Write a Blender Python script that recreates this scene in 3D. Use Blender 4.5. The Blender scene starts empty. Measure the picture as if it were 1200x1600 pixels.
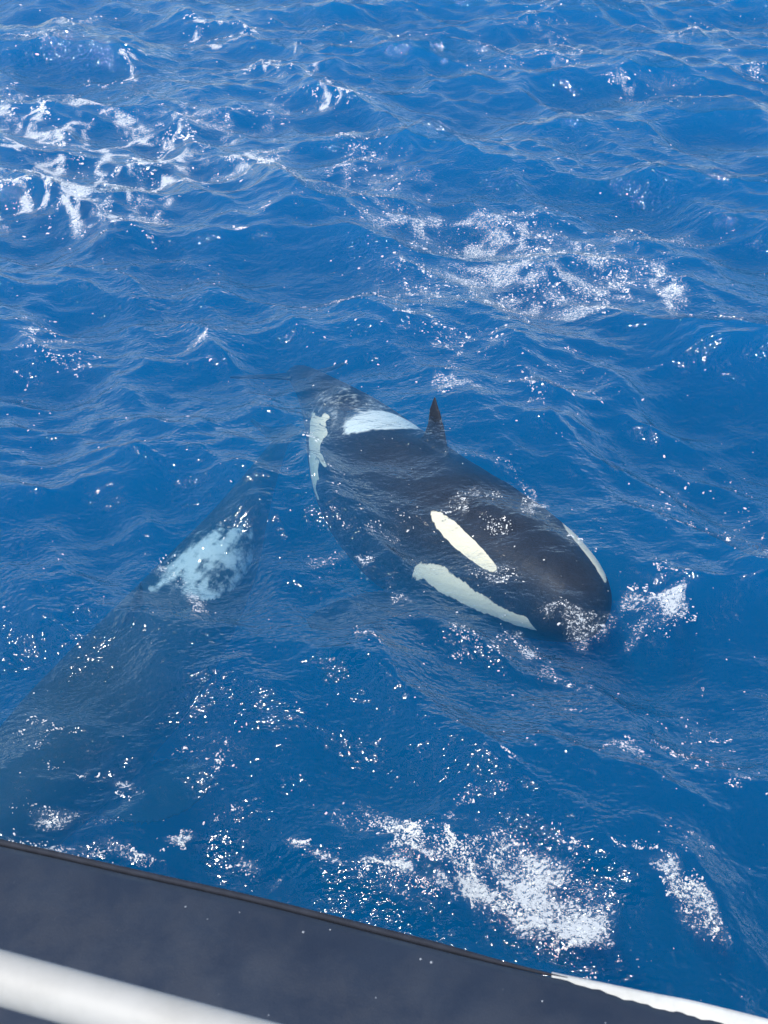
import bpy, bmesh, math, random
import numpy as np
from mathutils import Vector

R = math.radians
scene = bpy.context.scene
col = scene.collection
random.seed(4)

# ------------------------------------------------------------------ camera
cam_d = bpy.data.cameras.new('camera')
cam = bpy.data.objects.new('camera', cam_d)
col.objects.link(cam)
cam.location = (0, 0, 6.0)
cam.rotation_euler = (R(90 - 38), 0, 0)
cam_d.sensor_fit = 'VERTICAL'
cam_d.sensor_height = 24.0
cam_d.lens = 24.0 * 1537 / 1600
cam_d.clip_start = 0.05
cam_d.clip_end = 5000
cam_d.dof.use_dof = True
cam_d.dof.focus_distance = 9.5
cam_d.dof.aperture_fstop = 7.0
scene.camera = cam

# ------------------------------------------------------------------ daylight
SUN_EL, SUN_AZ = 64, -131          # azimuth clockwise from +Y (the way the camera looks)
world = bpy.data.worlds.new('World')
scene.world = world
world.use_nodes = True
wn = world.node_tree
sky = wn.nodes.new('ShaderNodeTexSky')
sky.sky_type = 'NISHITA'
sky.sun_disc = False
sky.sun_elevation = R(SUN_EL)
sky.sun_rotation = R(SUN_AZ)
sky.air_density = 1.0
sky.dust_density = 1.2
sky.ozone_density = 2.5
bg = wn.nodes['Background']
bg.inputs['Strength'].default_value = 0.15
wn.links.new(sky.outputs[0], bg.inputs['Color'])

sun_d = bpy.data.lights.new('sun', 'SUN')
sun_d.energy = 3.1
sun_d.angle = R(0.53)
sun_d.color = (1.0, 0.96, 0.88)
sun = bpy.data.objects.new('sun', sun_d)
col.objects.link(sun)
sd = Vector((math.sin(R(SUN_AZ)) * math.cos(R(SUN_EL)), math.cos(R(SUN_AZ)) * math.cos(R(SUN_EL)), math.sin(R(SUN_EL))))
sun.rotation_euler = sd.to_track_quat('Z', 'Y').to_euler()

scene.view_settings.view_transform = 'Standard'
scene.view_settings.look = 'None'
scene.view_settings.exposure = 0.54
scene.view_settings.gamma = 1.0
scene.cycles.use_denoising = True
scene.cycles.use_adaptive_sampling = True
scene.cycles.adaptive_threshold = 0.03
scene.cycles.caustics_reflective = False
scene.cycles.caustics_refractive = False
scene.cycles.max_bounces = 5
scene.cycles.transparent_max_bounces = 12
scene.cycles.volume_bounces = 1
scene.cycles.sample_clamp_indirect = 4.0


# ------------------------------------------------------------------ helpers
def nodes(name):
    m = bpy.data.materials.new(name)
    m.use_nodes = True
    nt = m.node_tree
    nt.nodes.clear()
    out = nt.nodes.new('ShaderNodeOutputMaterial')
    return m, nt, out


def N(nt, kind, **kw):
    n = nt.nodes.new(kind)
    for k, v in kw.items():
        if k in n.inputs.keys():
            n.inputs[k].default_value = v
        else:
            setattr(n, k, v)
    return n


def mth(nt, op, a, b=None, c=None, clamp=False):
    n = nt.nodes.new('ShaderNodeMath')
    n.operation = op
    n.use_clamp = clamp
    for i, v in enumerate((a, b, c)):
        if v is None:
            continue
        if isinstance(v, (int, float)):
            n.inputs[i].default_value = v
        else:
            nt.links.new(v, n.inputs[i])
    return n.outputs[0]


def remap(nt, v, a, b, c=0.0, d=1.0, smooth=True):
    n = nt.nodes.new('ShaderNodeMapRange')
    n.interpolation_type = 'SMOOTHSTEP' if smooth else 'LINEAR'
    nt.links.new(v, n.inputs['Value'])
    for k, x in zip(('From Min', 'From Max', 'To Min', 'To Max'), (a, b, c, d)):
        n.inputs[k].default_value = x
    return n.outputs[0]


def noise(nt, vec, scale, detail=4.0, rough=0.55, dist=0.0):
    n = N(nt, 'ShaderNodeTexNoise', Scale=scale, Detail=detail, Roughness=rough, Distortion=dist)
    if vec is not None:
        nt.links.new(vec, n.inputs['Vector'])
    return n.outputs[0]


def mapping(nt, vec, scale=(1, 1, 1), rot=(0, 0, 0)):
    n = nt.nodes.new('ShaderNodeMapping')
    n.inputs['Scale'].default_value = scale
    n.inputs['Rotation'].default_value = rot
    nt.links.new(vec, n.inputs['Vector'])
    return n.outputs[0]


def mixc(nt, f, a, b):
    n = nt.nodes.new('ShaderNodeMix')
    n.data_type = 'RGBA'
    if isinstance(f, (int, float)):
        n.inputs[0].default_value = f
    else:
        nt.links.new(f, n.inputs[0])
    for i, v in ((6, a), (7, b)):
        if isinstance(v, tuple):
            n.inputs[i].default_value = v + (1,) if len(v) == 3 else v
        else:
            nt.links.new(v, n.inputs[i])
    return n.outputs[2]


def obj(name, me, mat=None, parent=None):
    o = bpy.data.objects.new(name, me)
    col.objects.link(o)
    if mat:
        me.materials.append(mat)
    if parent:
        o.parent = parent
    return o


def tag(o, label=None, cat=None, group=None, kind=None):
    for k, v in (('label', label), ('category', cat), ('group', group), ('kind', kind)):
        if v:
            o[k] = v
    return o


def mesh_np(name, verts, quads=None, tris=None, smooth=True):
    me = bpy.data.meshes.new(name)
    verts = np.asarray(verts, dtype=np.float32)
    me.vertices.add(len(verts))
    me.vertices.foreach_set('co', verts.ravel())
    loops = []
    starts = []
    n = 0
    for f, k in ((quads, 4), (tris, 3)):
        if f is None or len(f) == 0:
            continue
        f = np.asarray(f, dtype=np.int32)
        loops.append(f.ravel())
        starts.append(n + np.arange(len(f), dtype=np.int32) * k)
        n += f.size
    loops = np.concatenate(loops)
    starts = np.concatenate(starts)
    me.loops.add(len(loops))
    me.loops.foreach_set('vertex_index', loops)
    me.polygons.add(len(starts))
    me.polygons.foreach_set('loop_start', starts)
    me.polygons.foreach_set('use_smooth', np.full(len(starts), smooth))
    me.update(calc_edges=True)
    me.validate()
    return me


def attr(me, name, vals):
    a = me.attributes.new(name, 'FLOAT', 'POINT')
    a.data.foreach_set('value', np.asarray(vals, dtype=np.float32))


_rng = np.random.default_rng(7)
_tab = _rng.random((256, 256))


def vnoise(x, y):
    xi = np.floor(x).astype(int)
    yi = np.floor(y).astype(int)
    fx = x - xi
    fy = y - yi
    fx = fx * fx * (3 - 2 * fx)
    fy = fy * fy * (3 - 2 * fy)
    a = _tab[xi % 256, yi % 256]
    b = _tab[(xi + 1) % 256, yi % 256]
    c = _tab[xi % 256, (yi + 1) % 256]
    d = _tab[(xi + 1) % 256, (yi + 1) % 256]
    return (a * (1 - fx) + b * fx) * (1 - fy) + (c * (1 - fx) + d * fx) * fy


def fbm(x, y, sc, octs=4):
    v = 0
    amp = 0.5
    for o in range(octs):
        v = v + amp * vnoise(x * sc + 17.3 * o, y * sc - 9.1 * o)
        sc *= 2.03
        amp *= 0.5
    return v / (1 - 0.5 ** octs)


# ------------------------------------------------------------------ the sea surface as a function
WAVES = []
wr = np.random.default_rng(21)
for lam in np.geomspace(0.22, 7.5, 110):
    lam = lam * wr.uniform(0.93, 1.07)
    th = R(-112) + wr.normal(0, R(38))
    k = 2 * math.pi / lam
    sl = 0.058 if lam < 1.2 else 0.070 if lam < 4 else .045
    if lam < 0.5:
        sl = 0.036
    WAVES.append((k, math.cos(th), math.sin(th), sl / k * wr.uniform(0.5, 1.4), wr.uniform(0, 6.283), lam))

CALM = [(1.3, 7.5), (0.6, 8.6), (0.0, 9.6)]


def sea(x, y):
    """displaced position of the resting surface point (x, y)"""
    x = np.asarray(x, dtype=np.float64)
    y = np.asarray(y, dtype=np.float64)
    d2 = np.min([(x - a) ** 2 + (y - b) ** 2 for a, b in CALM], axis=0)
    calm = 1 - 0.62 * np.exp(-d2 / 1.6)
    far = 1 / (1 + (np.hypot(x, y - 14) / 90) ** 2)
    gust = 0.55 + 0.9 * fbm(x + 50, y + 50, 0.22, 3)
    dx = np.zeros_like(x)
    dy = np.zeros_like(x)
    dz = np.zeros_like(x)
    for k, cx, cy, a, ph, lam in WAVES:
        p = k * (x * cx + y * cy) + ph
        w = a * (far * calm if lam > 0.9 else far * gust * (0.5 + 0.5 * calm))
        s = np.sin(p)
        c = np.cos(p)
        dz += w * s
        dx += 0.85 * w * cx * c
        dy += 0.85 * w * cy * c
    # the swell that rides over the swimming animal's back
    dz += 0.16 * np.exp(-(((x - .75) * .53 - (y - 8.3) * .85) / 1.7) ** 4 - (((x - .75) * .85 + (y - 8.3) * .53 - .22) / .75) ** 2)
    # rings pushed out from the body
    ax = (x - .9) * -.53 + (y - 8.0) * .85
    bx = (x - .9) * .85 + (y - 8.0) * .53
    rr = np.hypot(np.maximum(np.abs(ax) - 1.2, 0), bx)
    dz += .022 * np.cos((rr + .25 * fbm(x, y, .9, 2)) * 9.5) * np.exp(-((rr - 1.35) / .75) ** 2)
    return x + dx, y + dy, dz


FOAM_GLINTS = [
    (-0.13,4.02, 0.39,-0.12, -0.03,-0.12, 'd',0.90),
    (0.09,3.70, 0.44,-0.20, -0.05,-0.13, 'd',0.60),
    (-0.17,3.47, 0.34,-0.17, -0.05,-0.12, 'd',0.70),
    (2.12,3.25, 0.28,-0.29, -0.10,-0.10, 'd',0.75),
    (-2.18,3.98, 0.41,-0.16, -0.01,-0.10, 'd',0.90),
    (0.00,3.95, 0.43,-0.20, -0.05,-0.13, 'd',0.90),
    (0.43,3.79, 0.23,-0.12, -0.05,-0.11, 'd',0.55),
    (0.38,3.58, 0.57,-0.28, -0.07,-0.15, 'd',0.85),
    (0.80,3.56, 0.29,-0.19, -0.17,-0.28, 'd',0.90),
    (1.02,3.25, 0.26,-0.13, -0.08,-0.15, 'd',0.90),
    (0.63,4.04, 0.27,0.05, 0.01,-0.07, 'd',0.50),
    (-0.13,3.54, 0.26,-0.16, -0.05,-0.09, 'd',0.80),
    (0.17,3.38, 0.23,-0.09, -0.02,-0.07, 'd',0.70),
    (0.66,3.34, 0.34,-0.13, -0.04,-0.10, 'd',0.80),
    (-0.23,3.63, 0.09,0.00, 0.00,-0.06, 'd',0.90),
    (-2.25,4.00, 0.35,-0.14, -0.01,-0.11, 'd',0.95),
    (-1.82,3.87, 0.27,-0.10, -0.01,-0.05, 'd',0.90),
    (-1.49,4.00, 0.19,0.03, 0.03,-0.09, 'd',0.75),
    (-1.13,4.10, 0.14,-0.09, -0.04,-0.10, 's',0.50),
    (-0.68,3.84, 0.10,-0.04, -0.02,-0.09, 'd',0.80),
    (-0.51,3.63, 0.10,-0.06, -0.03,-0.06, 'd',0.70),
    (-1.02,3.78, 0.11,-0.04, -0.01,-0.05, 'd',0.70),
    (-0.85,3.58, 0.07,-0.02, -0.00,-0.03, 'd',0.80),
    (-2.57,4.10, 0.16,-0.03, 0.01,-0.06, 'd',0.60),
    (-2.15,4.65, 0.17,-0.07, -0.00,-0.04, 'd',0.85),
    (-1.88,4.50, 0.16,-0.08, -0.01,-0.03, 'd',0.80),
    (-2.31,4.31, 0.29,-0.06, 0.01,-0.09, 's',0.80),
    (-2.49,4.83, 0.20,-0.04, 0.01,-0.06, 's',0.30),
    (-1.31,4.77, 0.34,-0.07, -0.00,-0.24, 's',0.35),
    (-2.72,5.14, 0.30,0.00, 0.05,-0.20, 's',0.30),
    (1.83,3.61, 0.19,-0.14, -0.05,-0.07, 'd',0.70),
    (2.01,3.38, 0.17,-0.18, -0.10,-0.10, 'd',0.75),
    (2.17,3.17, 0.13,-0.17, -0.12,-0.10, 'd',0.78),
    (2.27,3.06, 0.11,-0.08, -0.06,-0.07, 'd',0.70),
    (2.00,4.83, 0.07,-0.07, -0.05,-0.06, 'd',0.80),
    (1.88,4.83, 0.12,0.03, -0.00,-0.02, 'd',0.60),
    (2.62,4.52, 0.07,-0.12, -0.07,-0.06, 'd',0.85),
    (2.29,3.89, 0.13,-0.16, -0.10,-0.10, 's',0.50),
    (2.26,3.63, 0.11,-0.11, -0.03,-0.04, 'd',0.50),
    (1.06,4.29, 0.08,-0.01, -0.01,-0.02, 'd',0.80),
    (2.45,4.89, 0.29,0.00, -0.09,-0.37, 's',0.30),
    (1.55,5.21, 0.02,-0.05, -0.02,-0.02, 'd',0.70),
    (2.47,5.34, 0.26,-0.14, -0.13,-0.25, 's',0.30),
    (1.21,3.75, 0.06,-0.17, -0.12,-0.07, 's',0.50),
    (1.32,2.89, 0.16,0.00, -0.03,-0.15, 's',0.30),
    (2.24,6.24, 0.18,-0.16, -0.09,-0.16, 'd',0.85),
    (2.03,6.19, 0.17,-0.07, -0.03,-0.08, 's',0.70),
    (2.32,5.95, 0.08,-0.10, -0.04,-0.06, 'd',0.50),
    (2.46,6.73, 0.21,-0.22, -0.18,-0.30, 's',0.40),
    (-0.08,5.97, 0.16,-0.14, -0.02,-0.05, 'd',0.75),
    (-0.30,7.02, 0.15,-0.05, -0.01,-0.06, 'd',0.70),
    (-0.72,7.05, 0.24,-0.03, 0.00,-0.09, 's',0.60),
    (0.63,7.68, 0.17,0.15, 0.04,-0.12, 's',0.90),
    (0.57,7.56, 0.11,0.06, 0.01,-0.05, 'd',0.50),
    (1.32,6.13, 0.17,-0.09, -0.04,-0.12, 'd',0.80),
    (0.93,6.03, 0.24,-0.14, -0.04,-0.10, 's',0.90),
    (1.12,6.84, 0.12,-0.17, -0.11,-0.16, 's',0.70),  # glints on the wet head, drawn as white flecks
    (0.12,7.43, 0.36,0.15, 0.03,-0.17, 's',0.40),
    (0.80,5.69, 0.38,-0.20, -0.05,-0.14, 's',0.25),
    (0.76,10.15, 0.09,0.01, -0.01,-0.56, 'd',0.60),
    (0.77,10.77, 0.07,-0.01, -0.04,-0.45, 'd',0.60),
    (0.48,10.90, 0.26,-0.10, -0.01,-0.11, 'd',0.80),
    (1.24,10.96, 0.19,-0.06, -0.01,-0.10, 'd',0.70),
    (0.81,11.18, 0.88,-0.16, -0.03,-0.37, 's',0.50),
    (1.94,11.80, 0.07,-0.06, -0.02,-0.07, 'd',0.90),
    (2.44,10.90, 0.12,-0.10, -0.02,-0.06, 'd',0.60),
    (1.98,10.15, 0.79,-0.28, -0.13,-0.58, 's',0.25),
    (-2.58,11.05, 0.32,0.10, 0.03,-0.15, 'd',0.75),
    (-4.37,11.10, 0.49,0.00, 0.23,-0.84, 's',0.60),
    (-3.72,10.77, 0.48,0.00, 0.12,-0.48, 's',0.40),
    (4.07,12.97, 0.42,0.08, -0.08,-0.42, 'd',0.80),
    (3.69,13.30, 0.70,0.32, -0.05,-0.43, 's',0.90),
    (-2.30,18.31, 0.37,0.21, 0.09,-0.56, 'd',0.90),
    (-2.81,17.72, 0.22,-0.21, 0.00,-0.51, 'd',0.80),
    (-3.29,17.45, 0.34,0.23, 0.07,-0.32, 'd',0.80),
    (-1.72,17.72, 0.71,-0.42, 0.00,-0.53, 'd',0.50),
    (-6.31,19.43, 1.30,0.65, 0.71,-2.32, 'l',0.90),
    (-4.59,18.85, 1.13,0.85, 0.38,-1.46, 'l',0.90),
    (-5.78,16.20, 1.32,-0.56, 0.34,-1.59, 'l',0.90),
    (-4.50,16.20, 0.72,-1.25, -0.12,-0.83, 'l',0.80),
    (-7.08,20.88, 0.84,0.27, 0.21,-0.70, 'l',0.90),
    (-4.02,16.50, 0.52,-1.31, -0.13,-0.30, 'l',0.70),
    (-3.80,20.03, 1.33,0.39, 0.30,-1.64, 'l',0.70),
    (-2.26,24.67, 0.94,-0.60, 0.03,-1.03, 'l',1.00),
    (-4.29,28.11, 0.95,-1.12, 0.05,-0.83, 'l',1.00),
    (-1.36,21.79, 1.22,0.00, 0.02,-0.47, 'l',0.90),
    (-2.08,15.63, 0.37,-0.20, 0.00,-0.16, 'd',0.70),
    (-2.09,14.70, 0.20,-0.04, 0.01,-0.13, 'd',0.80),
    (-5.87,24.67, 0.69,0.90, 0.15,-0.56, 'l',0.80),
    (-8.29,29.00, 0.45,-0.52, 0.47,-2.87, 'l',0.60),
    (-8.73,26.85, 0.81,0.00, 0.37,-1.34, 'l',0.60),
    (-8.48,23.83, 0.58,0.00, 0.33,-1.09, 'l',0.60),
    (-0.59,18.49, 0.69,-0.74, -0.13,-1.36, 's',0.70),
    (-3.02,20.88, 1.57,0.00, 0.16,-1.32, 'l',0.50),
    (-0.44,16.81, 1.54,-0.61, -0.05,-1.54, 's',0.60),
    (1.52,15.09, 1.66,-0.62, -0.14,-1.04, 's',1.00),  # sparkle area: sun glints drawn as fine white flecks
    (2.38,13.86, 1.65,0.27, -0.11,-1.15, 's',1.00),  # nearer half of the painted sun sparkle
    (2.00,14.83, 1.43,-0.54, -0.14,-0.86, 'd',0.42),
    (2.97,13.41, 1.15,0.28, -0.09,-0.74, 'd',0.45),
    (0.42,15.63, 0.91,-0.43, -0.07,-0.82, 'd',0.30),
    (-5.15,18.13, 1.78,0.83, 0.66,-2.43, 'l',0.95),
    (4.50,14.83, 0.56,-0.16, -0.08,-0.31, 'd',0.50),
    (2.68,12.77, 1.13,0.51, -0.03,-0.48, 's',0.90),
    (0.36,12.97, 1.00,0.00, -0.02,-0.84, 's',0.50),
    (-0.35,12.17, 0.86,0.00, 0.01,-0.38, 's',0.40),
    (4.47,25.88, 0.29,0.47, -0.03,-2.22, 'd',0.60),
    (4.06,29.00, 0.31,-0.27, -0.36,-2.25, 's',0.70),
    (2.76,25.26, 0.63,0.21, -0.07,-0.96, 'd',0.35),
    (5.16,23.29, 0.22,-0.16, -0.10,-0.42, 'd',0.60),
    (7.76,27.19, 0.41,-0.20, -0.07,-0.27, 'd',0.60),
    (9.08,29.39, 0.43,-0.33, -0.12,-0.39, 's',0.70),
    (8.65,24.38, 0.37,-0.24, -0.19,-0.56, 's',0.80),
    (5.77,22.77, 0.84,0.00, -0.13,-0.61, 's',0.50),
    (-2.10,6.84, 0.07,0.16, 0.05,-0.06, 'd',0.70),
    (-1.71,6.43, 0.14,-0.07, -0.01,-0.09, 'd',0.70),
    (-1.98,6.69, 0.12,0.00, 0.02,-0.12, 's',0.70),
    (-3.35,6.39, 0.14,0.00, 0.03,-0.12, 'd',0.40),
    (3.62,7.48, 0.15,-0.10, -0.07,-0.13, 's',0.80),
    (3.28,8.11, 0.59,0.00, -0.17,-0.66, 's',0.20),
    (-1.73,8.27, 0.10,0.11, 0.03,-0.06, 'd',0.30),
    (1.30,7.94, 0.20,-0.36, -0.03,-0.05, 's',0.90),
    (1.69,6.31, 0.19,-0.11, -0.04,-0.09, 's',0.80),
    (1.46,5.84, 0.21,-0.05, -0.03,-0.10, 'd',0.50),
    (0.23,6.69, 0.28,-0.11, -0.01,-0.07, 's',0.70),
    (-0.51,7.68, 0.05,0.02, 0.08,-0.40, 's',0.70),
    (0.86,8.27, 0.18,-0.19, -0.02,-0.05, 's',0.70),
    (-0.61,8.62, 0.07,0.05, 0.11,-0.45, 's',0.50),
    (1.75,7.09, 0.16,-0.27, -0.04,-0.06, 's',0.50),
]



def ragged(x, y):
    k = .055 * np.hypot(y, 6)
    return (x + k * 1.5 * (fbm(x + 11, y, 1.3, 4) - .5) + k * .5 * (fbm(x, y + 3, 6.0, 2) - .5),
            y + k * 1.5 * (fbm(x - 31, y + 8, 1.3, 4) - .5) + k * .5 * (fbm(x + 9, y, 6.0, 2) - .5))


def foam_density(x, y):
    d = {k: np.zeros_like(x) for k in 'dls'}
    x0, y0 = x, y
    x, y = ragged(x, y)
    for cx, cy, ax, ay, bx, by, t, q in FOAM_GLINTS:
        det = ax * by - ay * bx
        X = x - cx
        Y = y - cy
        u = (X * by - Y * bx) / det
        v = (Y * ax - X * ay) / det
        d[t] = np.maximum(d[t], q * np.clip(1.4 - u * u - v * v, 0, 1))
    x, y = x0, y0
    warp = .35 * fbm(x, y, 2.2, 3)
    body = fbm(x + warp, y - warp, 4.5, 4)
    lace = 1 - np.abs(fbm(x * .8 + warp, y * .55 - warp, 2.4, 5) - .5) * 8
    ua = (x * .85 - y * .5) * .40
    va = (x * .5 + y * .85) * 1.35
    strk = fbm(ua + warp, va + warp * .6, 4.2, 5)
    web = 1 - np.abs(fbm(ua * 1.4 - warp, va * .8 + warp, 5.0, 4) - .5) * 7
    res = d['d'] * np.clip(.46 + 2.4 * (strk - .47) + .38 * np.clip(web, -.3, 1), 0, 1.1)
    res = np.maximum(res, d['l'] * np.clip(lace + .15 + 1.2 * (body - .5), 0, 1.15))
    return np.maximum(res, d['s'] * np.clip(.46 + 2.2 * (body - .5), 0, .75))


# ------------------------------------------------------------------ water
def graded(lo, hi, step0, grow, far):
    a = [lo]
    while a[-1] < hi:
        a.append(a[-1] + step0(a[-1]))
    s = a[-1] - a[-2]
    up = []
    v = a[-1]
    while v < far:
        s *= grow
        v += s
        up.append(v)
    s = a[1] - a[0]
    dn = []
    v = lo
    while v > -far:
        s *= grow
        v -= s
        dn.append(v)
    return np.array(dn[::-1] + a + up)


gx = graded(-11.8, 11.8, lambda v: 0.032, 1.18, 700)
gy = graded(2.2, 35, lambda v: 0.022 + 0.0016 * v, 1.18, 700)
X, Y = np.meshgrid(gx, gy)
shp = X.shape
px, py, pz = sea(X.ravel(), Y.ravel())
nx, ny = len(gx), len(gy)
verts = np.stack([px, py, pz], 1)
idx = np.arange(nx * ny).reshape(ny, nx)
quads = np.stack([idx[:-1, :-1], idx[:-1, 1:], idx[1:, 1:], idx[1:, :-1]], -1).reshape(-1, 4)
# side walls and bottom close the body of water
ring = np.concatenate([idx[0, :-1], idx[:-1, -1], idx[-1, :0:-1], idx[:0:-1, 0]])
low = verts[ring].copy()
low[:, 2] = -45
base = len(verts)
lowi = base + np.arange(len(ring))
verts = np.concatenate([verts, low, [[0, 14, -45]]])
side = np.stack([np.roll(ring, -1), ring, lowi, np.roll(lowi, -1)], -1)
cen = len(verts) - 1
bot = np.stack([np.roll(lowi, -1), lowi, np.full(len(ring), cen)], -1)
wme = mesh_np('water', verts, np.concatenate([quads, side]), bot)
fd = np.zeros(len(verts))
fd[:base] = foam_density(X.ravel(), Y.ravel())
fx_, fy_ = X.ravel(), Y.ravel()
attr(wme, 'foam', fd)
gu = np.zeros(len(verts))
gu[:base] = .35 + .65 * np.clip((fbm(fx_ - 20, fy_ * .8 + 40, .4, 4) - .36) / .32, 0, 1) ** 1.5
attr(wme, 'gust', gu)

wm, nt, out = nodes('sea_water')
geo = nt.nodes.new('ShaderNodeNewGeometry')
pos = geo.outputs['Position']
flat = mapping(nt, pos, (1, 1, 0.2))
wind = mapping(nt, pos, (0.75, 1.2, 0.3), (0, 0, R(-14)))
ga = N(nt, 'ShaderNodeAttribute', attribute_name='gust')
gust = ga.outputs['Fac']
n1 = noise(nt, wind, 6.0, 2.5, 0.6, 0.0)
n2 = noise(nt, wind, 24.0, 1.5, 0.6, 0.0)
h = mth(nt, 'ADD', mth(nt, 'MULTIPLY', n1, mth(nt, 'MULTIPLY_ADD', gust, 0.030, 0.018)), mth(nt, 'MULTIPLY', mth(nt, 'MULTIPLY', n2, gust), 0.011))
bump = N(nt, 'ShaderNodeBump', Strength=1.0, Distance=1.0)
nt.links.new(h, bump.inputs['Height'])
lw = N(nt, 'ShaderNodeLayerWeight', Blend=0.5)
nt.links.new(bump.outputs[0], lw.inputs['Normal'])
fres = mth(nt, 'ADD', mth(nt, 'MULTIPLY', mth(nt, 'POWER', lw.outputs['Facing'], 3.05), 0.98), 0.02, clamp=True)
tr = N(nt, 'ShaderNodeBsdfTransparent', Color=(1, 1, 1, 1))
gl = N(nt, 'ShaderNodeBsdfGlossy', Roughness=0.05)
nt.links.new(bump.outputs[0], gl.inputs['Normal'])
mix = nt.nodes.new('ShaderNodeMixShader')
nt.links.new(fres, mix.inputs[0])
nt.links.new(tr.outputs[0], mix.inputs[1])
nt.links.new(gl.outputs[0], mix.inputs[2])
# foam lying in the surface, with sun glints painted in the same white
at_ = N(nt, 'ShaderNodeAttribute', attribute_name='foam')
fn = noise(nt, mapping(nt, pos, (0.8, 1.1, 0.3)), 42.0, 3, 0.85, 0.0)
fa = at_.outputs['Fac']
fmask = remap(nt, mth(nt, 'ADD', fn, mth(nt, 'MULTIPLY', fa, 0.36)), 0.69, 0.85)
fmask = mth(nt, 'MAXIMUM', mth(nt, 'MULTIPLY', fmask, 0.95), mth(nt, 'MULTIPLY', mth(nt, 'MULTIPLY', fa, fa), 0.12))
fdif = N(nt, 'ShaderNodeBsdfDiffuse', Color=(0.62, 0.67, 0.71, 1))
ftr = N(nt, 'ShaderNodeBsdfTranslucent', Color=(0.42, 0.58, 0.62, 1))
fmx = N(nt, 'ShaderNodeMixShader', Fac=0.3)
nt.links.new(fdif.outputs[0], fmx.inputs[1])
nt.links.new(ftr.outputs[0], fmx.inputs[2])
mixf = nt.nodes.new('ShaderNodeMixShader')
nt.links.new(fmask, mixf.inputs[0])
nt.links.new(mix.outputs[0], mixf.inputs[1])
nt.links.new(fmx.outputs[0], mixf.inputs[2])
nt.links.new(mixf.outputs[0], out.inputs['Surface'])
VS = N(nt, 'ShaderNodeVolumeScatter', Color=(0.002, 0.116, 0.262, 1), Density=1.0, Anisotropy=0.0)
VA = N(nt, 'ShaderNodeVolumeAbsorption', Color=(0.48, 0.74, 0.89, 1), Density=1.0)
va = nt.nodes.new('ShaderNodeAddShader')
nt.links.new(VS.outputs[0], va.inputs[0])
nt.links.new(VA.outputs[0], va.inputs[1])
nt.links.new(va.outputs[0], out.inputs['Volume'])
water = tag(obj('water', wme, wm), 'choppy deep blue sea water filling the picture', 'water', kind='structure')

# ------------------------------------------------------------------ orcas
om, nt, out = nodes('orca_skin')
tc = N(nt, 'ShaderNodeAttribute', attribute_name='rest', attribute_type='GEOMETRY')
rv = tc.outputs['Vector']
wob = mth(nt, 'MULTIPLY', mth(nt, 'SUBTRACT', noise(nt, rv, 7.0, 4, 0.7), 0.5), 0.16)
wob2 = mth(nt, 'MULTIPLY', mth(nt, 'SUBTRACT', noise(nt, mapping(nt, rv, (3, 1, 1)), 6.0, 3, 0.6), 0.5), 0.09)
wob = mth(nt, 'ADD', wob, wob2)
wp = N(nt, 'ShaderNodeAttribute', attribute_name='white')
sp = N(nt, 'ShaderNodeAttribute', attribute_name='saddle')
wf = remap(nt, mth(nt, 'ADD', wp.outputs['Fac'], mth(nt, 'MULTIPLY', wob, 0.75)), -0.012, 0.012)
sf = remap(nt, mth(nt, 'ADD', sp.outputs['Fac'], mth(nt, 'MULTIPLY', wob, 1.6)), -0.03, 0.06)
blk = mixc(nt, noise(nt, rv, 3.0, 5, 0.6), (0.010, 0.016, 0.028), (0.024, 0.033, 0.050))
scr = remap(nt, noise(nt, mapping(nt, rv, (1.5, 26, 26), (0.3, 0.2, 0.15)), 3.0, 4, 0.7), 0.62, 0.72)
blk = mixc(nt, mth(nt, 'MULTIPLY', scr, 0.35), blk, (0.075, 0.085, 0.105))
c1 = mixc(nt, sf, blk, (0.62, 0.66, 0.64))
c2 = mixc(nt, wf, c1, (0.72, 0.66, 0.50))
pb = N(nt, 'ShaderNodeBsdfPrincipled', Roughness=0.45)
pb.inputs['Specular IOR Level'].default_value = 0.12
nt.links.new(c2, pb.inputs['Base Color'])
bmp = N(nt, 'ShaderNodeBump', Strength=0.5, Distance=0.01)
nt.links.new(noise(nt, rv, 30.0, 4, 0.6), bmp.inputs['Height'])
nt.links.new(bmp.outputs[0], pb.inputs['Normal'])
nt.links.new(pb.outputs[0], out.inputs['Surface'])

om2 = om.copy()
om2.name = 'orca_skin_sky_grey'
for nd in om2.node_tree.nodes:                                   # sky reflection off the waves above, put into the skin as paler grey
    if nd.type == 'MIX' and nd.inputs[7].default_value[0] < .030:
        nd.inputs[6].default_value = (.015, .022, .024, 1)
        nd.inputs[7].default_value = (.036, .046, .047, 1)
        break

PROF = np.array([
    # s, half width, height above axis, depth below axis
    [0.000, .004, .004, .004], [0.004, .024, .022, .022], [0.016, .047, .040, .040], [0.04, .066, .058, .054], [0.08, .087, .076, .068],
    [0.13, .105, .092, .082], [0.20, .124, .108, .100], [0.28, .141, .118, .112], [0.36, .143, .120, .114],
    [0.44, .134, .115, .106], [0.52, .116, .104, .092], [0.60, .091, .090, .074], [0.68, .062, .076, .058],
    [0.76, .042, .060, .046], [0.84, .026, .045, .036], [0.90, .018, .032, .028], [0.95, .013, .018, .018], [0.985, .006, .006, .006]])


def prof(s):
    return [np.interp(s, PROF[:, 0], PROF[:, i]) for i in (1, 2, 3)]


def add_ring_tube(bm, rings):
    vs = [[bm.verts.new(p) for p in r] for r in rings]
    n = len(vs[0])
    for a, b in zip(vs[:-1], vs[1:]):
        for i in range(n):
            bm.faces.new((a[i], a[(i + 1) % n], b[(i + 1) % n], b[i]))
    bm.faces.new(vs[0][::-1])
    bm.faces.new(vs[-1])


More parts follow.
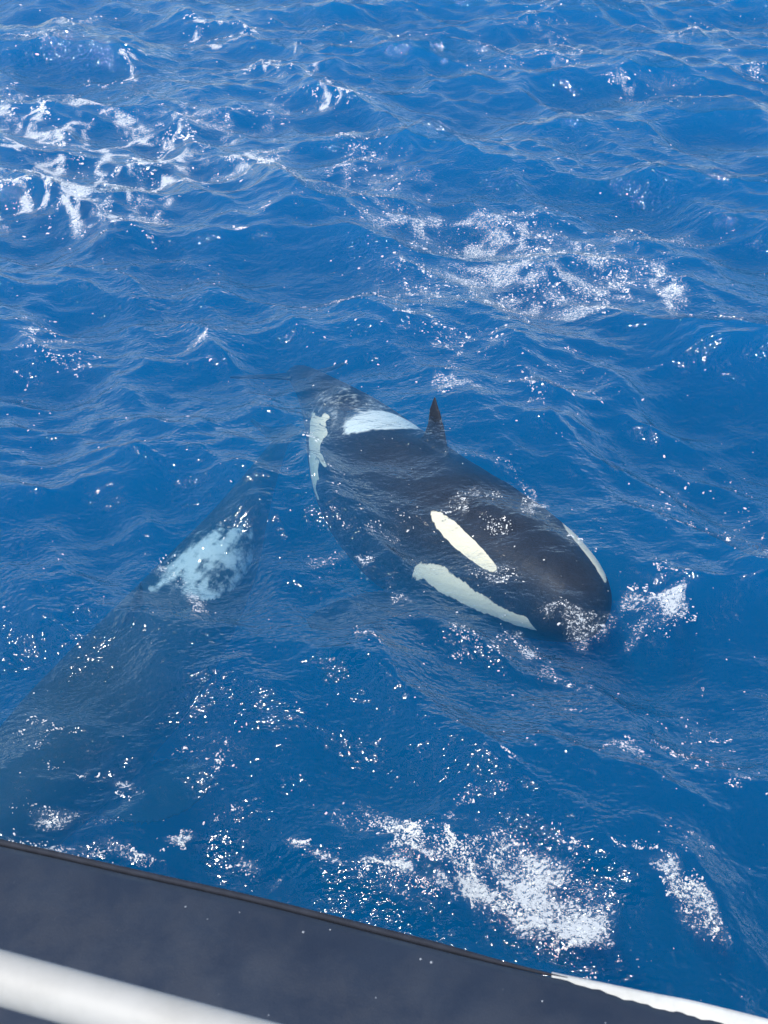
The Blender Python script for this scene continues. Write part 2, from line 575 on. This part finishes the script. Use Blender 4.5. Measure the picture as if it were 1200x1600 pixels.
def foil(bm, stations, nrm):
    """stations: (leading point, trailing point, thickness); lens shaped sections"""
    rings = []
    nrm = Vector(nrm).normalized()
    for le, te, th in stations:
        le = Vector(le)
        te = Vector(te)
        up = []
        dn = []
        for i in range(9):
            t = i / 8
            w = th * 0.5 * (math.sin(math.pi * t ** 0.7) * 0.97 + 0.03)
            up.append(le.lerp(te, t) + nrm * w)
            dn.append(le.lerp(te, t) - nrm * w)
        rings.append(up + dn[::-1])
    add_ring_tube(bm, rings)


def orca_mesh(L, fin_h, voxel):
    """body in rest pose: x = distance from the snout (to the tail), y = right, z = up; unit metres"""
    bm = bmesh.new()
    rings = []
    for s in np.concatenate([[0, .003, .006, .012, .02, .032, .045], np.linspace(.06, .985, 60)]):
        w, t, b = (float(v) * L for v in prof(s))
        r = []
        for i in range(40):
            a = 2 * math.pi * i / 40
            cs, sn = math.cos(a), math.sin(a)
            e = 2 / 2.25
            yy = w * math.copysign(abs(cs) ** e, cs)
            zz = (t if sn > 0 else b) * math.copysign(abs(sn) ** e, sn)
            r.append((s * L, yy, zz))
        rings.append(r)
    add_ring_tube(bm, rings)
    # dorsal fin
    st = []
    for h in np.linspace(-.25, 1, 10):
        le = .365 + .095 * max(h, 0) ** 1.15 + (.04 * h if h < 0 else 0)
        te = .458 + .012 * math.sin(max(h, 0) * math.pi) * -1 + .008 * h
        if h > .85:
            te -= (h - .85) * .05
        st.append(((le * L, 0, .105 * L + h * fin_h), (te * L, 0, .095 * L + h * fin_h * .97), .009 * L * (1.0 - .55 * max(h, 0))))
    foil(bm, st, (0, 1, 0))
    # flippers
    for sg in (-1, 1):
        st = []
        out_d = Vector((.42, sg * .80, -.43)).normalized()
        root = Vector((.245 * L, sg * .075 * L, -.066 * L))
        for q in np.linspace(0, 1, 10):
            half = .040 * L * (0.85 + .55 * math.sin(min(q * 1.25, 1) * math.pi * .62)) * math.sqrt(max(1 - max((q - .55) / .47, 0) ** 2, 0.02))
            c = root + out_d * (q * .185 * L)
            ax = Vector((1, -sg * .32, .1)).normalized()
            st.append((c - ax * half, c + ax * half, .013 * L * (1.25 - .6 * q)))
        foil(bm, st, out_d.cross(Vector((1, -sg * .32, .1))))
    # flukes
    for sg in (-1, 1):
        st = []
        for q in np.linspace(0, 1, 10):
            le = .905 + .085 * q ** 1.25
            te = .985 - .012 * math.sin(q * math.pi) + .022 * q ** 2 + (.0 if q > .12 else -.015 * (1 - q / .12))
            if le > te - .004:
                le = te - .004
            st.append(((le * L, sg * q * .125 * L, .004 * L * q), (te * L, sg * q * .125 * L, .004 * L * q), .012 * L * (1.15 - .6 * q)))
        foil(bm, st, (0, 0, 1))
    bmesh.ops.recalc_face_normals(bm, faces=bm.faces)
    me = bpy.data.meshes.new('orca_cage')
    bm.to_mesh(me)
    bm.free()
    o = bpy.data.objects.new('orca_cage', me)
    col.objects.link(o)
    rm = o.modifiers.new('r', 'REMESH')
    rm.mode = 'VOXEL'
    rm.voxel_size = voxel
    sm = o.modifiers.new('s', 'SMOOTH')
    sm.factor = 0.5
    sm.iterations = 5
    dg = bpy.context.evaluated_depsgraph_get()
    res = bpy.data.meshes.new_from_object(o.evaluated_get(dg))
    bpy.data.objects.remove(o)
    bpy.data.meshes.remove(me)
    return res


def catmull(P, m=60):
    P = [np.array(p, float) for p in P]
    P = [2 * P[0] - P[1]] + P + [2 * P[-1] - P[-2]]
    o = []
    for i in range(1, len(P) - 2):
        for t in np.linspace(0, 1, m, endpoint=(i == len(P) - 3)):
            a, b, c, d = P[i - 1:i + 3]
            o.append(.5 * (2 * b + (c - a) * t + (2 * a - 5 * b + 4 * c - d) * t * t + (3 * b - a - 3 * c + d) * t ** 3))
    return np.array(o)


def pose(co, L, spine, rolls):
    C = catmull(spine)
    al = np.concatenate([[0], np.cumsum(np.linalg.norm(np.diff(C, axis=0), axis=1))])
    T = np.gradient(C, al, axis=0)
    for _ in range(30):
        T[1:-1] = (T[:-2] + T[1:-1] + T[2:]) / 3
    T /= np.linalg.norm(T, axis=1)[:, None]
    s = co[:, 0] / L
    d = s * al[-1]
    pc = np.stack([np.interp(d, al, C[:, i]) for i in range(3)], 1)
    t = np.stack([np.interp(d, al, T[:, i]) for i in range(3)], 1)
    over = d - np.clip(d, 0, al[-1])
    pc += t * over[:, None]
    z = np.array([0, 0, 1.0])
    up = z - t * t[:, 2:3]
    up /= np.linalg.norm(up, axis=1)[:, None]
    right = np.cross(-t, up)
    rl = np.radians(np.interp(s, [r[0] for r in rolls], [r[1] for r in rolls]))[:, None]
    u2 = up * np.cos(rl) + right * np.sin(rl)
    r2 = right * np.cos(rl) - up * np.sin(rl)
    return pc + r2 * co[:, 1:2] + u2 * co[:, 2:3], al[-1]


def ell(s, th, cs, ct, rs, rt, tilt=0.0):
    """positive inside a soft ellipse in (s, angle) space; angle in degrees"""
    a = (s - cs)
    b = (th - (ct + tilt * a))
    return 1 - np.sqrt((a / rs) ** 2 + (b / rt) ** 2)


def orca(name, spine, rolls, L, fin_h, voxel, pat, mat=None, girth=1.0):
    me = orca_mesh(L, fin_h, voxel)
    n = len(me.vertices)
    co = np.empty(n * 3, dtype=np.float32)
    me.vertices.foreach_get('co', co)
    co = co.reshape(-1, 3).astype(float)
    s = co[:, 0] / L
    th = np.degrees(np.arctan2(co[:, 1], co[:, 2]))
    w, t, b = prof(np.clip(s, 0, 1))
    rad = np.hypot(co[:, 1] / (w * L + 1e-4), co[:, 2] / (np.where(co[:, 2] > 0, t, b) * L + 1e-4))
    onbody = rad < 1.25
    white, saddle = pat(s, th, onbody, co / L)
    a = me.attributes.new('rest', 'FLOAT_VECTOR', 'POINT')
    a.data.foreach_set('vector', co.astype(np.float32).ravel())
    attr(me, 'white', white)
    attr(me, 'saddle', saddle)
    co[:, 1:] *= girth
    p, ln = pose(co, L, spine, rolls)
    print('spine length', name, round(ln, 2), 'verts', n)
    me.vertices.foreach_set('co', p.astype(np.float32).ravel())
    me.polygons.foreach_set('use_smooth', np.full(len(me.polygons), True))
    me.update()
    o = obj(name, me, mat or om)
    return o, s, th, p


def pattern(eye_right, eye_left, jaw_shift, saddle):
    def fn(s, th, onb, u):
        ath = np.abs(th)
        eye = np.maximum(ell(s, th, *eye_right), ell(s, th, *eye_left))
        up = np.interp(s, [0, .03, .05, .14, .20, .235, .26, .32, .42, .46, .51, .54, .58, .62, .66, .73, .84],
                       [200, 190, 121, 103, 95, 100, 140, 165, 162, 160, 160, 160, 160, 160, 160, 165, 170])
        chin = (ath - up - np.where(s < .4, jaw_shift, 0)) / 60.0
        dark = np.interp(s, [0, .05, .10, .17, .22, .26, .40], [152, 141, 128, 117, 108, 110, 175])
        chin = np.where(s < .30, np.minimum(chin, (dark - ath) / 60.0), chin)
        flank = ell(s, ath, .582, 76, .066, 20, -250) * .5 + .7 * (fbm(s * 40, th / 7 + 90, 1.0, 3) - .5)
        white = np.where(onb, np.maximum(np.maximum(eye * .35, chin), flank), -1)
        sad = np.maximum(ell(s, th, *saddle) * .5, np.minimum(ell(s, th, .61, 22, .10, 62, 0) * .10 - .06, -.026))
        sad = np.where(onb, sad, -1)
        return white, sad
    return fn


def murky(s, th, onb, u):
    sad = ell(s, th, .555, -22, .072, 44, -150) * .62 + 1.5 * (fbm(s * 30 + 5, th / 14 + 50, 1.0, 4) - .56)
    sad = sad * .12 + .006
    return np.full(len(s), -1.0), np.where(onb & (ell(s, th, .555, -22, .090, 56, -150) > 0), sad, -1)


L1 = 7.0
SP1 = [(1.93, 6.57, -0.34), (1.44, 7.39, -0.64), (0.655, 8.46, -0.95), (0.09, 9.24, -0.94), (-0.485, 10.38, -0.86), (-1.12, 11.95, -1.05), (-1.42, 12.7, -1.3)]
o1, s1, th1, p1 = orca('orca', SP1, [(0, -34), (.2, -31), (.6, -16), (1, -4)], L1, 0.62, 0.020, pattern((.172, 75, .072, 6.6, -140), (.085, -26, .060, 18, 0), 0, (.535, 8, .036, 40, 120)))
tag(o1, 'black and white orca just under the surface, cream eye patch showing, beside the boat', 'orca', 'orcas swimming past the boat')

L2 = 6.4
SP2 = [(-3.85, 4.05, -1.5), (-3.22, 5.55, -1.55), (-2.44, 7.1, -1.5), (-1.87, 8.45, -1.32), (-1.55, 10.0, -1.35), (-1.28, 11.7, -1.5)]
o2, s2, th2, p2 = orca('orca', SP2, [(0, 14), (1, 5)], L2, 0.42, 0.028, murky, om2, 0.76)
tag(o2, 'murky deeper orca at left with only its pale teal saddle patch clear', 'orca', 'orcas swimming past the boat')

# ------------------------------------------------------------------ foam flecks, and sun glints drawn as flecks
fm, nt, out = nodes('foam')
d = N(nt, 'ShaderNodeBsdfDiffuse', Color=(0.88, 0.90, 0.90, 1))
t = N(nt, 'ShaderNodeBsdfTranslucent', Color=(0.75, 0.85, 0.88, 1))
g = N(nt, 'ShaderNodeBsdfGlossy', Roughness=0.15)
m1 = N(nt, 'ShaderNodeMixShader', Fac=0.25)
m2 = N(nt, 'ShaderNodeMixShader', Fac=0.06)
nt.links.new(d.outputs[0], m1.inputs[1])
nt.links.new(t.outputs[0], m1.inputs[2])
nt.links.new(m1.outputs[0], m2.inputs[1])
nt.links.new(g.outputs[0], m2.inputs[2])
nt.links.new(m2.outputs[0], out.inputs['Surface'])

fr = np.random.default_rng(11)
FX, FY, FR = [], [], []
for cx, cy, ax, ay, bx, by, t, q in FOAM_GLINTS:
    area = abs(ax * by - ay * bx) * math.pi
    dist = math.sqrt(cx * cx + cy * cy + 36)
    n = int(min(area * 30000, 60000) * (8.0 / dist) ** 1.6)
    rr = np.sqrt(fr.random(n)) * 1.15
    aa = fr.random(n) * 2 * math.pi
    x = cx + ax * rr * np.cos(aa) + bx * rr * np.sin(aa)
    y = cy + ay * rr * np.cos(aa) + by * rr * np.sin(aa)
    wx, wy = ragged(x, y)
    x, y = 2 * x - wx, 2 * y - wy
    fine = fbm(x + 4 * cx, y, 22, 3)
    if t == 'd':
        f = fbm(x + 30, y + 30, 4.5, 4) * .5 + fine * .5
        p = np.clip((f + .26 * q - .30 * rr ** 2 - .54) / .24, 0, 1) * .26
        r = fr.gamma(2.4, .0013, n)
    elif t == 'l':
        f = 1 - np.abs(fbm(x * .8 + 30, y * .5 + 30, 2.6, 5) - .5) * 9
        p = np.clip(f + .35 * q - .7 * rr ** 2 + .9 * (fine - .5) - .45, 0, 1) * .35
        r = fr.gamma(2.2, .0018, n)
    else:
        f = fbm(x + 60, y + 10, 6.0, 4) * .5 + fine * .5
        p = np.clip((f + .14 * q - .14 * rr ** 2 - .56) / .2, 0, 1) * .28
        r = fr.gamma(2.0, .0014, n)
    keep = fr.random(n) < p
    FX.append(x[keep]); FY.append(y[keep]); FR.append(np.clip(r[keep], .0018, .010) * (dist / 9.0) ** .8)
# loose flecks everywhere
n = 1500
y = 2.6 + 30 * fr.random(n) ** 1.4
x = (fr.random(n) * 2 - 1) * (1.5 + y * .34)
FX.append(x); FY.append(y); FR.append(fr.gamma(2.0, .0017, n) * (np.hypot(y, 6) / 9) ** .7)
# a broken line of bubbles where the animal's skin meets the surface
pz_ = sea(p1[:, 0], p1[:, 1])[2]
near = np.where((np.abs(p1[:, 2] - pz_) < .03) & (fbm(p1[:, 0] + 7, p1[:, 1], 3.0, 3) > .5))[0]
near = fr.choice(near, min(len(near), 900), replace=False)
FX.append(p1[near, 0] + fr.normal(0, .02, len(near))); FY.append(p1[near, 1] + fr.normal(0, .02, len(near))); FR.append(np.clip(fr.gamma(2.0, .0016, len(near)), .0018, .008))
FX = np.concatenate(FX); FY = np.concatenate(FY); FR = np.concatenate(FR)
print('foam flecks', len(FX))
n = len(FX)
sx, sy, sz = sea(FX, FY)
e = .02
tx = np.stack([a - b for a, b in zip(sea(FX + e, FY), (sx, sy, sz))], 1)
ty = np.stack([a - b for a, b in zip(sea(FX, FY + e), (sx, sy, sz))], 1)
tx /= np.linalg.norm(tx, axis=1)[:, None]
ty -= tx * np.sum(tx * ty, 1)[:, None]
ty /= np.linalg.norm(ty, axis=1)[:, None]
nn = np.cross(tx, ty)
K = 6
ang = np.arange(K) / K * 2 * math.pi
ph = fr.random(n) * 6.28
rad = FR[:, None] * (0.55 + 0.9 * fr.random((n, K)))
el = 1 + fr.random(n) * 1.1
lx = rad * np.cos(ang)[None] * el[:, None]
ly = rad * np.sin(ang)[None]
rx = lx * np.cos(ph)[:, None] - ly * np.sin(ph)[:, None]
ry = lx * np.sin(ph)[:, None] + ly * np.cos(ph)[:, None]
c0 = np.stack([sx, sy, sz], 1)
rim = c0[:, None] + tx[:, None] * rx[..., None] + ty[:, None] * ry[..., None] - nn[:, None] * .002
top = c0 + nn * (FR * .3 + .002)[:, None]
V = np.concatenate([rim, top[:, None]], 1).reshape(-1, 3)
b0 = np.arange(n)[:, None] * (K + 1)
tri = np.stack([b0 + np.arange(K)[None], b0 + (np.arange(K)[None] + 1) % K, np.broadcast_to(b0 + K, (n, K))], -1).reshape(-1, 3)
foam = obj('sea_foam_glints', mesh_np('sea_foam_glints', V, None, tri, False), fm)
tag(foam, 'white foam, bubbles and drawn sun glints scattered over the blue waves', 'foam', kind='stuff')

# ------------------------------------------------------------------ the boat
boat = bpy.data.objects.new('boat', None)
col.objects.link(boat)
boat.location = (0, 0.9, 0)
tag(boat, 'dark grey boat side with white pipe handrail along the bottom edge', 'boat')
bpy.context.view_layer.update()


def boat_part(name, verts, quads, mat, parent=boat, smooth=True, off=(0, 0.9, 0)):
    me = mesh_np(name, np.asarray(verts) - np.array(off), quads, None, smooth)
    return obj(name, me, mat, parent)


gm, nt, out = nodes('dark_deck_paint')
tcx = nt.nodes.new('ShaderNodeTexCoord')
ov = tcx.outputs['Object']
pb = N(nt, 'ShaderNodeBsdfPrincipled', Roughness=0.5)
big = noise(nt, ov, 5.0, 5, 0.6)
c = mixc(nt, remap(nt, big, 0.25, 0.80), (0.011, 0.018, 0.034), (0.019, 0.028, 0.046))
spk = remap(nt, noise(nt, ov, 70, 3, 0.7), 0.74, 0.80)
c = mixc(nt, mth(nt, 'MULTIPLY', spk, 0.35), c, (0.4, 0.4, 0.4))
nt.links.new(c, pb.inputs['Base Color'])
nt.links.new(remap(nt, noise(nt, ov, 9, 5, 0.65), 0.3, 0.7, 0.35, 0.62), pb.inputs['Roughness'])
bm_ = N(nt, 'ShaderNodeBump', Strength=0.2, Distance=0.002)
nt.links.new(noise(nt, ov, 220, 3, 0.6), bm_.inputs['Height'])
nt.links.new(bm_.outputs[0], pb.inputs['Normal'])
nt.links.new(pb.outputs[0], out.inputs['Surface'])


def simple(name, c0, c1, rough, sc=12, bump=0.0):
    m, nt, out = nodes(name)
    tcx = nt.nodes.new('ShaderNodeTexCoord')
    pb = N(nt, 'ShaderNodeBsdfPrincipled', Roughness=rough)
    nz = noise(nt, tcx.outputs['Object'], sc, 6, 0.65)
    nt.links.new(mixc(nt, remap(nt, nz, 0.35, 0.7), c0, c1), pb.inputs['Base Color'])
    if bump:
        b = N(nt, 'ShaderNodeBump', Strength=0.5, Distance=bump)
        nt.links.new(nz, b.inputs['Height'])
        nt.links.new(b.outputs[0], pb.inputs['Normal'])
    nt.links.new(pb.outputs[0], out.inputs['Surface'])
    return m


white_gel = simple('white_gelcoat', (0.66, 0.65, 0.60), (0.55, 0.54, 0.49), 0.35, 14)
white_pipe = simple('white_pipe_paint', (0.42, 0.41, 0.38), (0.35, 0.34, 0.31), 0.6, 9, 0.0004)
rubber = simple('black_rubber', (0.006, 0.009, 0.018), (0.014, 0.018, 0.030), 0.8, 30, 0.002)
hullp = simple('dark_hull_paint', (0.018, 0.022, 0.034), (0.035, 0.04, 0.055), 0.4, 6)

EDGE = catmull([(-6.0, 2.05, 4.2), (-3.2, 1.68, 4.2), (-1.6, 1.37, 4.2), (-0.799, 1.19, 4.2), (-0.519, 1.124, 4.2), (-0.253, 1.061, 4.2), (0.0, 0.994, 4.2), (0.24, 0.931, 4.2), (0.47, 0.880, 4.2), (0.688, 0.829, 4.2), (1.5, 0.60, 4.2), (3.2, 0.02, 4.2), (6.0, -1.2, 4.2)], 16)
ET = np.gradient(EDGE, axis=0)
ET /= np.linalg.norm(ET, axis=1)[:, None]
EN = np.stack([-ET[:, 1], ET[:, 0], np.zeros(len(ET))], 1)      # outboard


def sweep(profile_fn, i0=0, i1=None):
    """profile_fn(i) -> list of (outboard, up) pairs round a closed section"""
    i1 = len(EDGE) if i1 is None else i1
    rings = []
    for i in range(i0, i1):
        rings.append([EDGE[i] + EN[i] * a + np.array([0, 0, b]) for a, b in profile_fn(i)])
    n = len(rings[0])
    V = np.array(rings).reshape(-1, 3)
    Q = []
    for r in range(len(rings) - 1):
        for k in range(n):
            Q.append((r * n + k, r * n + (k + 1) % n, (r + 1) * n + (k + 1) % n, (r + 1) * n + k))
    e = (len(rings) - 1) * n
    caps = []
    for k in range(1, (n - 1) // 2 + 1):
        if k + 1 <= n - 1 - k:
            caps.append((k - 1, k, n - 1 - k, n - k if k > 1 else n - 1) if False else None)
    return V, Q, n


def lip(i):
    # where the dark deck stops short of the edge and the white gelcoat shows
    x = EDGE[i][0]
    return float(np.interp(x, [.30, .36, .46, .55, .70, 1.5, 3, 6], [.006, .009, .020, .025, .028, .04, .05, .05])) + (0.0016 * math.sin(x * 90) + 0.0012 * math.sin(x * 231)) * (x > .3)


def deck_prof(i):
    a = -lip(i)
    return [(-1.1, .028), (-.6, .022), (-.3, .016), (-.12, .010), (a - .02, .004), (a - .004, .0), (a, -.006), (a, -.05), (-1.1, -.05)]


V, Q, n = sweep(deck_prof)
boat_part('gunwale', V, Q, gm)
def taper(i):
    return float(np.interp(EDGE[i][0], [.10, .335], [1, .35]))


split = int(np.argmax(EDGE[:, 0] > .335))
V, Q, n = sweep(lambda i: [(.003 + .007 * taper(i) * math.cos(a), -.009 - .012 * (1 - taper(i)) + .007 * taper(i) * math.sin(a)) for a in np.linspace(0, 2 * math.pi, 12, endpoint=False)], 0, split + 1)
o = boat_part('rubber_strip', V, Q, rubber)
V, Q, n = sweep(lambda i: [(-.07, -.012), (-.02, -.011), (.0, -.013), (.010, -.018), (.014, -.028), (.010, -.045), (-.07, -.048)], split - 2)
o = boat_part('edge_moulding', V, Q, white_gel)
o['label'] = 'white gelcoat strip along the outer edge at right'
V, Q, n = sweep(lambda i: [(-.012, -.052), (-.02, -.4), (-.10, -1.6), (-.35, -3.4), (-.9, -5.0), (-1.05, -5.0), (-1.05, -.06)])
boat_part('hull', V, Q, hullp)

# white pipe handrail
RAIL = np.stack([np.linspace(-3, 2.4, 60), .527 - .2551 * (np.linspace(-3, 2.4, 60) + .413), np.full(60, 4.95)], 1)


def tube(P, r, nseg=20):
    P = np.asarray(P, float)
    T = np.gradient(P, axis=0)
    T /= np.linalg.norm(T, axis=1)[:, None]
    V, Q = [], []
    for p, t in zip(P, T):
        ref = np.array([0, 0, 1.0]) if abs(t[2]) < .9 else np.array([1.0, 0, 0])
        a = np.cross(t, ref)
        a /= np.linalg.norm(a)
        b = np.cross(a, t)
        for k in range(nseg):
            q = 2 * math.pi * k / nseg
            V.append(p + r * (a * math.cos(q) + b * math.sin(q)))
    for i in range(len(P) - 1):
        for k in range(nseg):
            Q.append((i * nseg + k, i * nseg + (k + 1) % nseg, (i + 1) * nseg + (k + 1) % nseg, (i + 1) * nseg + k))
    return V, Q


V, Q = tube(RAIL, .0265, 32)
rail = boat_part('handrail', V, Q, white_pipe)
for x in (-2.2, 1.7):
    i = int(np.argmin(abs(RAIL[:, 0] - x)))
    p = RAIL[i]
    V, Q = tube([(p[0], p[1], z) for z in np.linspace(4.20, p[2] - .01, 6)], .026)
    boat_part('stanchion', V, Q, white_pipe)

# beads of spray lying on the deck paint
dm, nt, out = nodes('spray_water')
pb = N(nt, 'ShaderNodeBsdfPrincipled', Roughness=0.06)
pb.inputs['Base Color'].default_value = (0.30, 0.32, 0.35, 1)
nt.links.new(pb.outputs[0], out.inputs['Surface'])
dr = np.random.default_rng(5)
V, T3 = [], []
for q in range(26):
    i = int(dr.integers(40, len(EDGE) - 60))
    a = -lip(i) - .02 - .45 * dr.random() ** 1.3
    zz = np.interp(-a, [0, .12, .3, .6, 1.1], [.004, .010, .016, .022, .028])
    c = EDGE[i] + EN[i] * a + ET[i] * dr.uniform(-.02, .02) + np.array([0, 0, zz - .0004])
    r = dr.gamma(2.2, .0006) + .0005
    b = len(V)
    for ring, (k, h) in enumerate(((1.0, 0.0), (.75, .38), (.35, .55))):
        for w in range(8):
            g = w * math.pi / 4
            V.append(c + np.array([r * k * math.cos(g), r * k * math.sin(g), r * h]))
    V.append(c + np.array([0, 0, r * .6]))
    for ring in range(2):
        for w in range(8):
            p0, p1_, p2_, p3 = b + ring * 8 + w, b + ring * 8 + (w + 1) % 8, b + ring * 8 + 8 + (w + 1) % 8, b + ring * 8 + 8 + w
            T3 += [(p0, p1_, p2_), (p0, p2_, p3)]
    for w in range(8):
        T3.append((b + 16 + w, b + 16 + (w + 1) % 8, b + 24))
me = mesh_np('spray_bead', np.array(V) - np.array((0, 0.9, 0)), None, np.array(T3), True)
tag(obj('spray_bead', me, dm, boat), kind='stuff')
